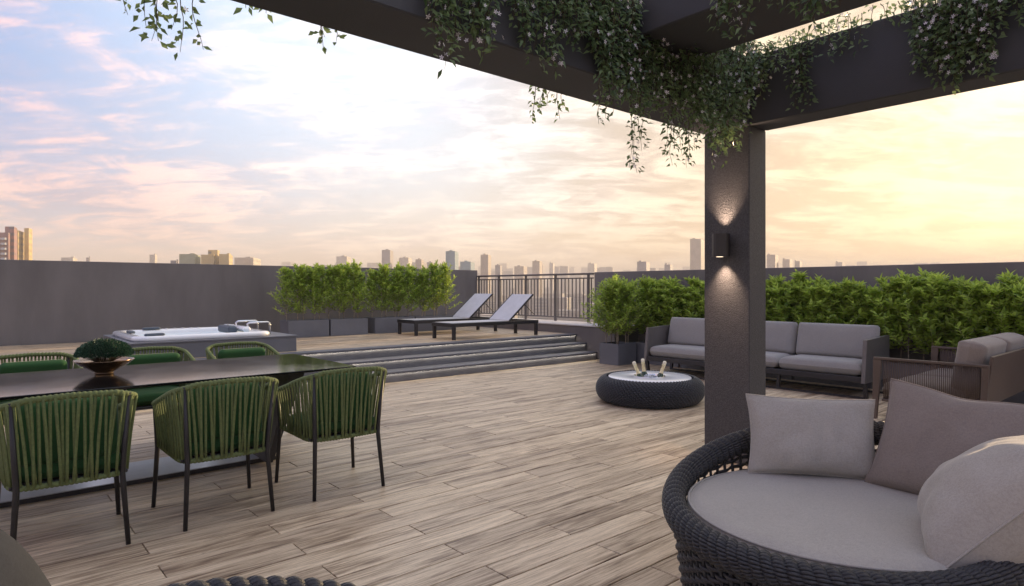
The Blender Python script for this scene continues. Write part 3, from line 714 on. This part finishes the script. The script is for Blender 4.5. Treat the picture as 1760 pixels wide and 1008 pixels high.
spec_ = [(0, .003, .20), (-.012, .02, .20), (-.012, .042, .20), (.004, .060, .19), (.03, .068, .18), (.085, .065, .17), (.125, .056, .15), (.145, .035, .15), (.17, -.04, .14), (.26, -.06, .14), (.29, -.17, .13), (.40, -.19, .12)]
loft(MB(), [[Vector((x, y, HP+z)) for x, y in rrect(tx0+i_, tx1-i_, ty0+i_, ty1-i_, rr_)] for i_, z, rr_ in spec_]).build('tub_shell', M['acrylic'], tb)
MB().grid(10, 10, lambda u, v: Vector((tx0+.165+u*(tx1-tx0-.33), ty0+.165+v*(ty1-ty0-.33), HP+.012+.002*noise.noise(Vector((u*9, v*9, 0))))), True).build('water', (lambda m: m)(mat('tub_water', (.55, .72, .78), .05, var=.05, coat=.3)), tb)
for (x, y, a_) in ((.30, .20, 0), (.17, .95, 90), (.55, 1.62, 0)):
    o_ = cushion(MB(), .24, .075, .03, .03, 6, .005).build('head_pad', M['tubdark'], tb, (x, y, HP+.064)); o_.rotation_euler = (0, 0, R(a_))
MB().box(1.30, 1.42, .55, 1.05, HP+.03, HP+.13, .02).build('control_pod', M['tubdark'], tb)
MB().box(1.45, 1.57, .40, 1.35, HP+.05, HP+.125, .03).build('waterfall_spout', M['acrylic'], tb)
MB().box(1.36, 1.44, .75, .80, HP+.1305, HP+.145, .004).build('control_button', M['acrylic'], tb)
for y in (.52, 1.02):
    MB().tube([(1.55, y, HP+.08), (1.55, y, HP+.155), (1.58, y, HP+.175), (1.84, y, HP+.175), (1.87, y, HP+.155), (1.87, y, HP+.002)], .014, 8).build('grab_rail', M['chrome'], tb)
for i in range(5):
    MB().lathe([(0, 0), (.022, 0), (.022, .006), (0, .008)], 10, (.75+i*.11, 1.625, HP+.068)).build('jet_cap', M['chrome'], tb)

# ---- sun loungers
def make_lounger():
    t = thing('sun_lounger', '', 'sun lounger')
    L, W2, H = 2.02, .64, .285
    for (y0, y1) in ((0, .045), (W2-.045, W2)): MB().box(0, L, y0, y1, H-.06, H, .004).build('side_rail', M['metal'], t)
    for x in (0, L-.05): MB().box(x, x+.05, .0455, W2-.0455, H-.06, H-.002, .004).build('end_rail', M['metal'], t)
    for x in (.02, L-.075):
        for y in (.0, W2-.055): MB().box(x, x+.055, y-.002 if y == 0 else y+.002, y+.053 if y == 0 else y+.057, 0, H-.0605, .004).build('leg', M['metal'], t)
    def sling(u, v): return Vector((.03+u*1.30, .035+v*(W2-.07), H+.006-.012*math.sin(v*math.pi)*math.sin(u*math.pi)))
    mb = MB().grid(16, 8, sling); mb.grid(16, 8, lambda u, v: sling(1-u, v)-Vector((0, 0, .008))); mb.build('seat_sling', M['sling'], t)
    br = bpy.data.objects.new('backrest', MB().box(0, .76, .03, W2-.03, .004, .022, .006).mesh('backrest', M['sling'])); COL.objects.link(br); br.parent = t
    br.matrix_local = Matrix.Translation((1.31, 0, H)) @ Matrix.Rotation(R(-39), 4, 'Y')
    for y in (.01, W2-.034): MB().box(0, .765, y, y+.024, -.004, .026, .004).build('back_frame', M['metal'], br)
    for y in (.10, W2-.10): MB().tube([(.52, y, 0), (.60, y, -.36)], .008, 6).build('back_prop', M['metal'], br)
    return t
lg = make_lounger(); tag(lg, 'nearer sun lounger with raised grey backrest by the steps', 'sun lounger', 'sun loungers on the raised terrace'); lg.location = (6.35, 8.86, PZ)
l2 = copy_tree(lg); tag(l2, 'farther sun lounger, next to the planters', 'sun lounger', 'sun loungers on the raised terrace'); l2.location = (6.42, 10.16, PZ)

# ---- woven wicker
def ring_cords(mb, prof, rows_, seg, rc, amp, waves, drift, flat=1., sides=5):
    """cords laid round a surface; prof(v, th) -> point, normal"""
    for i in range(rows_):
        v = (i+.5)/rows_; pts = []; ups = []
        for k in range(seg):
            th = 2*math.pi*k/seg; p, n_ = prof(v, th); ph = waves*th+i*drift
            pts.append(p+n_*(amp*(abs(math.sin(ph/2))*2-1)))
        mb.tube(pts, rc, sides, True, flat)
    return mb
RM = .63
def rim_z(th, lo=.445, hi=.255): return lo+hi*((1+math.cos(th))/2)**1.5
def make_daybed(label):
    t = thing('wicker_daybed', label, 'daybed')
    def prim(v, th):
        a_ = R(-75+330*v); z = rim_z(th)-.045
        n_ = Vector((math.cos(a_)*math.cos(th), math.cos(a_)*math.sin(th), math.sin(a_)))
        c = Vector((RM*math.cos(th), RM*math.sin(th), z)); e = Vector((n_.x*.040, n_.y*.040, n_.z*.048)); return c+e, n_
    ring_cords(MB(), prim, 24, 720, .0072, .0058, 96, .7).build('woven_rim', M['wicker'], t, kind='stuff')
    MB().tube([(RM*math.cos(k*math.pi/36), RM*math.sin(k*math.pi/36), rim_z(k*math.pi/36)-.045) for k in range(72)], .036, 10, True).build('rim_core', M['legs'], t)
    def side(v, th):
        zt = rim_z(th)-.075; z = .05+(zt-.05)*v; rr = RM-.045+.05*v
        return Vector((rr*math.cos(th), rr*math.sin(th), z)), Vector((math.cos(th), math.sin(th), 0))
    wv = MB(); NS = 84
    for i in range(15):
        v = (i+.5)/15; pts = []
        for k in range(NS*4):
            th = 2*math.pi*k/(NS*4); p, n_ = side(v, th); pts.append(p+n_*(.008*math.sin(NS/2*th+math.pi*i)))
        wv.tube(pts, .0046, 6, True, 1.9, up=(0, 0, 1))
    for k in range(NS):
        th = 2*math.pi*(k+.5)/NS; pts = [side(q/12, th)[0] for q in range(13)]
        wv.tube(pts, .0095, 5, False, .45, up=Vector((math.cos(th), math.sin(th), 0)))
    wv.build('basket_weave', M['wicker'], t, kind='stuff')
    MB().lathe([(0, .04), (RM-.08, .04), (RM-.075, .30), (0, .30)], 48).build('seat_base', M['legs'], t)
    MB().tube([((RM-.045)*math.cos(k*math.pi/24), (RM-.045)*math.sin(k*math.pi/24), .05) for k in range(48)], .014, 8, True).build('base_ring', M['wicker'], t)
    for k in range(6):
        th = 2*math.pi*k/6+.3; MB().lathe([(0, 0), (.02, 0), (.02, .038), (0, .038)], 10, ((RM-.08)*math.cos(th), (RM-.08)*math.sin(th), 0)).build('foot', M['legs'], t)
    cr = .565; zt = .462
    def top(u, v):
        th = u*2*math.pi; rr = cr*(1-v); e = 1-v
        z = zt-.016*max(0, (e-.9)/.1)**2+.012*(1-e*e)+.007*noise.noise(Vector((rr*math.cos(th)*3.5, rr*math.sin(th)*3.5, 1.)))
        return Vector((rr*math.cos(th), rr*math.sin(th), z))
    sc_ = MB().grid(96, 24, top, True, True)
    sc_.lathe([(cr-.012, .301), (cr+.012, .33), (cr+.016, .39), (cr+.008, .43), (cr, zt-.016)], 96)
    cu = sc_.build('seat_cushion', M['greyfab'], t)
    MB().tube([((cr+.003)*math.cos(2*math.pi*k/96), (cr+.003)*math.sin(2*math.pi*k/96), zt-.015) for k in range(96)], .0055, 6, True).build('piping', M['greyfab'], cu)
    return t
DC = Vector((2.69, 1.10, 0))
db = make_daybed('round charcoal wicker daybed with grey seat cushion and three pillows'); db.location = DC; db.rotation_euler = (0, 0, R(6))
d2 = copy_tree(db); tag(d2, 'second wicker daybed, only its woven rim showing at the bottom edge', 'daybed'); d2.location = (.316, .893, 0); d2.rotation_euler = (0, 0, R(104))
def cam2w(lat, dep, z): p = FWD*dep+RIGHT*lat; return Vector((p.x, p.y, z))
pillow('light grey rectangular pillow at the back left of the daybed', M['greyfab'], .58, .37, .17, cam2w(1.42, 3.02, .645), (-RIGHT*.18-FWD), 14, 1, 1., 0., 'pillows on the daybed')
pillow('large taupe pillow with shade in its colour leaning at the back right of the daybed', M['taupe_shade_fab'], .68, .50, .19, cam2w(1.885, 2.665, .67), (-RIGHT*.80-FWD*.58), 22, 4, 5., .12, 'pillows on the daybed')
pillow('grey pillow seen edge on at the front right of the daybed', M['greyfab'], .50, .54, .36, cam2w(1.66, 2.17, .62), (-RIGHT*.84+FWD*.54), 42, 0, 9., 0., 'pillows on the daybed')
bb = thing('bean_bag', 'rounded dark grey bean bag cut off by the bottom left corner', 'bean bag', tuple(cam2w(-1.285, 1.26, 0)))
def bag(u, v):
    th = u*2*math.pi; a_ = (v-.5)*math.pi; rr = .36*max(0., math.cos(a_))**.75*(1-.10*max(0, math.sin(a_))); z = .44+.447*math.copysign(abs(math.sin(a_))**1.0, a_)
    k_ = 1+.02*noise.noise(Vector((math.cos(th)*3, math.sin(th)*3, z*5)))-.012*math.exp(-(((u*6) % 1-.5)/.06)**2)
    return Vector((rr*k_*math.cos(th), rr*k_*math.sin(th), max(0, z)))
MB().grid(72, 40, bag, True, True).build('fabric_shell', M['darkfab'], bb)
MB().tube([(.06*math.cos(k*math.pi/8), .06*math.sin(k*math.pi/8), .878) for k in range(16)], .006, 6, True).build('top_seam', M['darkfab'], bb)

# ---- round wicker table with an ice well and bottles
IT = Vector((6.22, 4.66, 0))
it = thing('ice_table', 'low round blue black wicker table with white top and ice well', 'table', tuple(IT))
def pud(v, th):
    a_ = R(-82+158*v); n_ = Vector((math.cos(a_)*math.cos(th), math.cos(a_)*math.sin(th), math.sin(a_)))
    rr = .455+.165*math.cos(a_)**.8 if math.cos(a_) > 0 else .455
    return Vector((rr*math.cos(th), rr*math.sin(th), .150+.142*math.sin(a_))), n_
ring_cords(MB(), pud, 22, 600, .0098, .0100, 84, 2.6).build('woven_body', M['wickerblue'], it, kind='stuff')
MB().lathe([(0, .01), (.44, .012)]+[(.44+.155*math.cos(R(a_)), .150+.130*math.sin(R(a_))) for a_ in range(-80, 81, 10)]+[(.44, .282)], 48).build('inner_drum', M['legs'], it)
MB().lathe([(.165, .15), (.170, .294), (.175, .298), (.478, .298), (.486, .292), (.486, .282), (.16, .281)], 64).build('table_top', M['tabletop'], it)
MB().lathe([(0, .16), (.168, .16), (.168, .302), (.186, .304), (.186, .2985)], 40).build('ice_well', M['chrome'], it)
ice = MB(); r = random.Random(2)
for k in range(110):
    a_ = r.uniform(0, 6.28); q = math.sqrt(r.random())*.145; s_ = r.uniform(.018, .03)
    MM = Matrix.Translation((q*math.cos(a_), q*math.sin(a_), .262+r.uniform(0, .045)*(1.1-q*4))) @ Matrix.Rotation(r.uniform(0, 3), 4, rvec(r))
    ice.box(-s_/2, s_/2, -s_/2, s_/2, -s_/2, s_/2, .004, MM)
o_ = ice.build('ice_cubes', M['ice'], None, tuple(IT), 'stuff'); tag(o_, 'heap of clear ice cubes in the round table well', 'ice')
def bottle(lat, dep, tilt, to, label):
    t = thing('champagne_bottle', label, 'bottle', tuple(IT+RIGHT*lat+FWD*dep+Vector((0, 0, .20))), 0, 'bottles in the ice well')
    t.scale = (1.18, 1.18, 1.18); t.rotation_mode = 'QUATERNION'; t.rotation_quaternion = Vector((0, 0, 1)).rotation_difference((Vector((0, 0, 1))+(RIGHT*to)*math.tan(R(tilt))+FWD*.1).normalized())
    MB().lathe([(0, -.02), (.042, -.02), (.043, .04), (.036, .085), (.020, .125), (.0165, .14)], 20).build('bottle_body', M['bottle'], t)
    MB().lathe([(.0225, .118), (.0185, .135), (.0165, .165), (.0165, .200), (.019, .203), (.019, .214), (.0165, .216)], 20).build('foil_neck', M['foil'], t)
    MB().lathe([(.0165, .2155), (.019, .225), (.019, .240), (.012, .249), (0, .251)], 16).build('cork_cap', M['cork'], t)
bottle(-.085, -.05, 22, -1, 'champagne bottle leaning left in the ice well'); bottle(-.035, .075, 5, -1, 'upright champagne bottle at the back of the ice well'); bottle(.085, -.04, 20, 1, 'champagne bottle leaning right in the ice well')

# ---- three-seat sofa along the hedge
sf = thing('garden_sofa', 'long grey cushioned sofa with dark metal frame before the hedge', 'sofa', (8.20, 2.98, 0))
SL = 3.26
for (x0, x1) in ((0, .05), (.70, .75)): MB().box(x0, x1, .05, SL-.05, .20, .27, .004).build('seat_rail', M['metal'], sf)
MB().box(.051, .699, .05, SL-.05, .235, .262, .003).build('seat_deck', M['metal'], sf)
for y0 in (0, SL-.045):
    MB().prism([(-.02, .20), (.78, .20), (.78, .745), (.045, .715)], 'y', y0, y0+.045).build('arm_panel', M['rail'], sf)
    MB().prism([(.02, .19), (.0605, .19), (.10, .0), (.055, .0)], 'y', y0+.002, y0+.043).build('arm_leg', M['metal'], sf)
    MB().prism([(.70, .199), (.745, .199), (.70, .0), (.665, .0)], 'y', y0+.002, y0+.043).build('arm_leg', M['metal'], sf)
for y0 in (SL/3, SL*2/3):
    MB().prism([(.055, .199), (.095, .199), (.075, .025), (.045, .025)], 'y', y0, y0+.04).build('center_leg', M['metal'], sf)
for x in (.045, .675): MB().box(x, x+.028, .044, SL-.044, 0, .024, .003).build('floor_bar', M['metal'], sf)
MB().box(.715, .748, .05, SL-.05, .271, .70, .004).build('back_panel', M['rail'], sf)
for i in range(3):
    y0 = .055+i*(SL-.11)/3; yw = (SL-.11)/3
    o_ = cushion(MB(), .64, yw-.006, .165, .03, 12, .012, i*3.).build('seat_cushion', M['sofafab'], sf, (.355, y0+yw/2, .268))
    bc = cushion(MB(), yw-.012, .46, .17, .05, 14, .03, i*5.+1).build('back_cushion', M['sofafab'], sf)
    bc.matrix_local = Matrix.Translation((.60, y0+yw/2, .645)) @ Matrix.Rotation(R(-90), 4, 'Z') @ Matrix.Rotation(R(76), 4, 'X') @ Matrix.Translation((0, 0, -.085))

# ---- two-seat sofa with corded sides at the right edge
cs = thing('corded_sofa', 'two seat sofa with corded sides at the right edge behind the daybed', 'sofa', (7.13, 1.54, 0))            # faces +y
AW, AD = 1.90, .98
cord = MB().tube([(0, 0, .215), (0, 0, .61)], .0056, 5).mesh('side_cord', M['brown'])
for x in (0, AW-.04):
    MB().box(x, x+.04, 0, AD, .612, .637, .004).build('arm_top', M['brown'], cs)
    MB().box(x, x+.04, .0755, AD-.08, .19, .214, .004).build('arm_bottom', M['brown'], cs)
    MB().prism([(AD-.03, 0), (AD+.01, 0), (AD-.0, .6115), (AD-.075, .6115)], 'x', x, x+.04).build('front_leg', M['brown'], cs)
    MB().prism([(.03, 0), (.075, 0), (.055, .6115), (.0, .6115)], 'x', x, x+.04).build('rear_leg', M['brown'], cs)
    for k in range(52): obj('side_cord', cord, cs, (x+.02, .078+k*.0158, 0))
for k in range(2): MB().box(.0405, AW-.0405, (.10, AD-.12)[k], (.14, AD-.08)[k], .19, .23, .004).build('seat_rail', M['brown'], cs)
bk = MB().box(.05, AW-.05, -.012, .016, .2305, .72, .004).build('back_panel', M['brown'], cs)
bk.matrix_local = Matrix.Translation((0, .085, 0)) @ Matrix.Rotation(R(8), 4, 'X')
for k in range(2):
    cw = (AW-.10)/2; xc = .05+cw*(k+.5)
    cushion(MB(), cw-.006, .74, .15, .03, 12, .015, 2.+k).build('seat_cushion', M['taupe_shade_fab'], cs, (xc, .55, .2315))
    bc = cushion(MB(), cw-.01, .50, .23, .07, 14, .02, 8.+k).build('back_cushion', M['taupe_shade_fab'], cs)
    bc.matrix_local = Matrix.Translation((xc, .19, .60)) @ Matrix.Rotation(R(99), 4, 'X') @ Matrix.Translation((0, 0, -.115))

# ================================================================== THE CITY BEYOND
def block(mb, lat0, lat1, dep, thick, ztop, shear=.25):
    """footprint in camera-aligned map directions"""
    sh = thick*shear
    c = [FWD*dep+RIGHT*lat0, FWD*dep+RIGHT*lat1, FWD*(dep+thick)+RIGHT*(lat1+sh), FWD*(dep+thick)+RIGHT*(lat0+sh)]
    vs = [Vector((p.x, p.y, GZ)) for p in c]+[Vector((p.x, p.y, ztop)) for p in c]
    mb.add(vs, [(0, 3, 2, 1), (4, 5, 6, 7), (0, 1, 5, 4), (1, 2, 6, 5), (2, 3, 7, 6), (3, 0, 4, 7)]); return mb
CM = {'ochre': mat_city('ochre_facade', (.62, .47, .22)), 'cream': mat_city('cream_facade', (.58, .52, .42)), 'pink': mat_city('brick_pink_facade', (.36, .20, .18)),
      'blue': mat_city('blue_glass_facade', (.16, .27, .33), (.08, .14, .19), 2.4, 3.2), 'grey': mat_city('grey_facade', (.34, .31, .30)), 'tan': mat_city('tan_facade', (.42, .34, .27)), 'green': mat_city('pale_green_facade', (.36, .38, .26), amount=.3)}
def tower(label, m, px0, px1, ytop, dep, thick, pent=None, cat='building', side=.28):
    k_ = dep/FPX; zt = EYE+(HOR-ytop)*k_; pe = px1; px1 = px1-(px1-px0)*side
    shr = ((pe-880)/FPX*(dep+thick)-(px1-880)*k_)/thick
    t = thing('city_building', label, cat, tuple(cam2w(((px0+px1)/2-880)*k_, dep, GZ)), 0, 'city buildings on the skyline')
    o = Vector(t.location)
    def put(nm, mb, mm): mb.v = [tuple(Vector(v)-o) for v in mb.v]; return mb.build(nm, mm, t)
    put('facade_block', block(MB(), (px0-880)*k_, (px1-880)*k_, dep, thick, zt, shr), CM[m])
    a_, b2, yt = pent if pent else ((px0*.65+px1*.35), (px0*.4+px1*.6), ytop-2.2)
    put('roof_house', block(MB(), (a_-880)*k_, (b2-880)*k_, dep+thick*.25, thick*.4, EYE+(HOR-yt)*dep*1.0/FPX, shr), CM[m])
    return t, put, k_, zt
t, put, k_, zt = tower('pink brick apartment tower with white balconies at the far left', 'pink', -40, 28, 400, 300, 20, (-6, 10, 388), side=.2)
for j in range(9):
    for (a_, b2) in ((-22, -12), (-6, 1), (5, 12)):
        z = zt-3.5-j*2.35; mb = MB(); d0 = 300
        c = [FWD*(d0-1.2)+RIGHT*((a_-880)*k_), FWD*(d0-1.2)+RIGHT*((b2-880)*k_), FWD*(d0-.02)+RIGHT*((b2-880)*k_), FWD*(d0-.02)+RIGHT*((a_-880)*k_)]
        mb.add([Vector((p.x, p.y, z)) for p in c]+[Vector((p.x, p.y, z+1.0)) for p in c], [(0, 3, 2, 1), (4, 5, 6, 7), (0, 1, 5, 4), (1, 2, 6, 5), (2, 3, 7, 6), (3, 0, 4, 7)])
        put('balcony', mb, M['wallcap'])
tower('sunlit ochre slab joined to the pink tower at the far left', 'ochre', 20, 47, 396, 326, 18, (30, 38, 391), side=.6)
TW = [('small pale building just above the left wall', 'cream', 105, 133, 443, 600, 30), ('tiny narrow rooftop above the left wall', 'grey', 148, 155, 443, 650, 12), ('slim pale tower above the hot tub', 'cream', 257, 270, 438, 700, 20),
      ('low dark block left of the yellow building', 'grey', 293, 307, 448, 430, 20), ('pale green slab of the yellow building group', 'green', 308, 345, 437, 400, 25), ('bright yellow building with roof house above the parapet', 'ochre', 345.5, 376, 438, 402, 25),
      ('yellow cube building right of the roof house', 'ochre', 376.5, 400, 437, 398, 25), ('pale office block right of the yellow building', 'cream', 403, 448, 443, 450, 30), ('hazy pale tower behind the left hedge', 'cream', 578, 603, 441, 1000, 40),
      ('grey stepped tower over the left hedge', 'grey', 656, 676, 430, 850, 30), ('wide pale block right of the stepped tower', 'cream', 686, 708, 443, 900, 30), ('pinkish narrow block with mast over the hedge', 'tan', 714, 728, 446, 880, 20), ('low grey block left of the blue tower', 'grey', 734, 746, 451, 800, 20),
      ('blue glass tower on the skyline', 'blue', 766, 788, 432, 650, 24), ('low grey blue block right of the blue tower', 'blue', 791, 816, 450, 700, 30), ('tan tower standing over the railing start', 'tan', 826, 844, 438, 820, 24), ('small grey block above the railing', 'grey', 851, 863, 456, 800, 20),
      ('wide hazy block above the railing middle', 'tan', 884, 906, 458, 1100, 40), ('domed tan tower above the railing', 'tan', 915, 932, 449, 950, 24), ('faint thin tower right of the domed tower', 'cream', 944, 953, 452, 1300, 24), ('faint wide tower over the railing right end', 'cream', 1010, 1026, 453, 1300, 40),
      ('grey office block left of the column', 'grey', 1095, 1117, 450, 700, 30), ('low rounded block near the column', 'grey', 1142, 1156, 455, 800, 24), ('tall hazy tower touching the column', 'tan', 1186, 1212, 411, 950, 30),
      ('stepped hazy building right of the column', 'tan', 1318, 1338, 438, 900, 30), ('lower hazy building right of the stepped one', 'tan', 1345, 1362, 446, 950, 30), ('small hazy block over the right wall', 'tan', 1366, 1378, 449, 900, 24), ('faint low block over the right wall', 'cream', 1436, 1452, 451, 1000, 24)]
for lb, m, a_, b2, y, dp, th_ in TW: tower(lb, m, a_, b2, y, dp, th_, (a_+4, b2-10, 429) if 'roof house above' in lb else None)
fc = MB(); r = random.Random(31)
for k in range(900):
    dp = r.uniform(420, 3200); px = r.uniform(-300, 2100); w_ = r.uniform(14, 42); la = (px-880)/FPX*dp
    top = GZ+r.uniform(10, 34)+(dp/3200)*r.uniform(5, 62)
    if dp < 1100: top = min(top, -8)
    elif k % 2 == 0: dp = r.uniform(1400, 3300); la = (px-880)/FPX*dp; top = EYE+dp*(r.uniform(14, 38)+(8 if k % 10 == 0 else 0))/FPX
    block(fc, la, la+w_, dp, w_*r.uniform(.6, 1.2), top)
fc.build('far_city', mat_city('far_city_facade', (.40, .35, .30)), None, None, 'stuff')
tr = MB(); 
for k in range(500):
    dp = r.uniform(120, 900); la = (r.uniform(600, 1300)-880)/FPX*dp; s_ = r.uniform(4, 8); c = cam2w(la, dp, GZ+s_)
    vs = []
    tr.grid(7, 5, lambda u, v: c+Vector((math.cos(u*6.283)*math.sin(v*3.1416), math.sin(u*6.283)*math.sin(v*3.1416), -math.cos(v*3.1416)))*s_*(1+.35*noise.noise(Vector((u*6, v*5, k)))), False)
o_ = tr.build('street_trees', mat('far_foliage', (.045, .06, .025), .9, var=.4, vscale=.3), None, None, 'stuff')

# ---- warm haze over the city, an even volume closed round camera and scene
hz = MB().box(-5200, 5200, -5200, 5200, GZ-1.2, 145).build('haze', M['wall'], None, None, 'stuff')
hm = bpy.data.materials.new('warm_haze'); hm.use_nodes = True; hm.node_tree.nodes.clear(); gh = G(hm.node_tree)
pv_ = gh.n('ShaderNodeVolumePrincipled'); pv_.inputs['Color'].default_value = (.97, .91, .82, 1); pv_.inputs['Density'].default_value = .00058; pv_.inputs['Anisotropy'].default_value = 0.
ho = gh.n('ShaderNodeOutputMaterial'); hm.node_tree.links.new(pv_.outputs[0], ho.inputs['Volume']); hz.data.materials[0] = hm
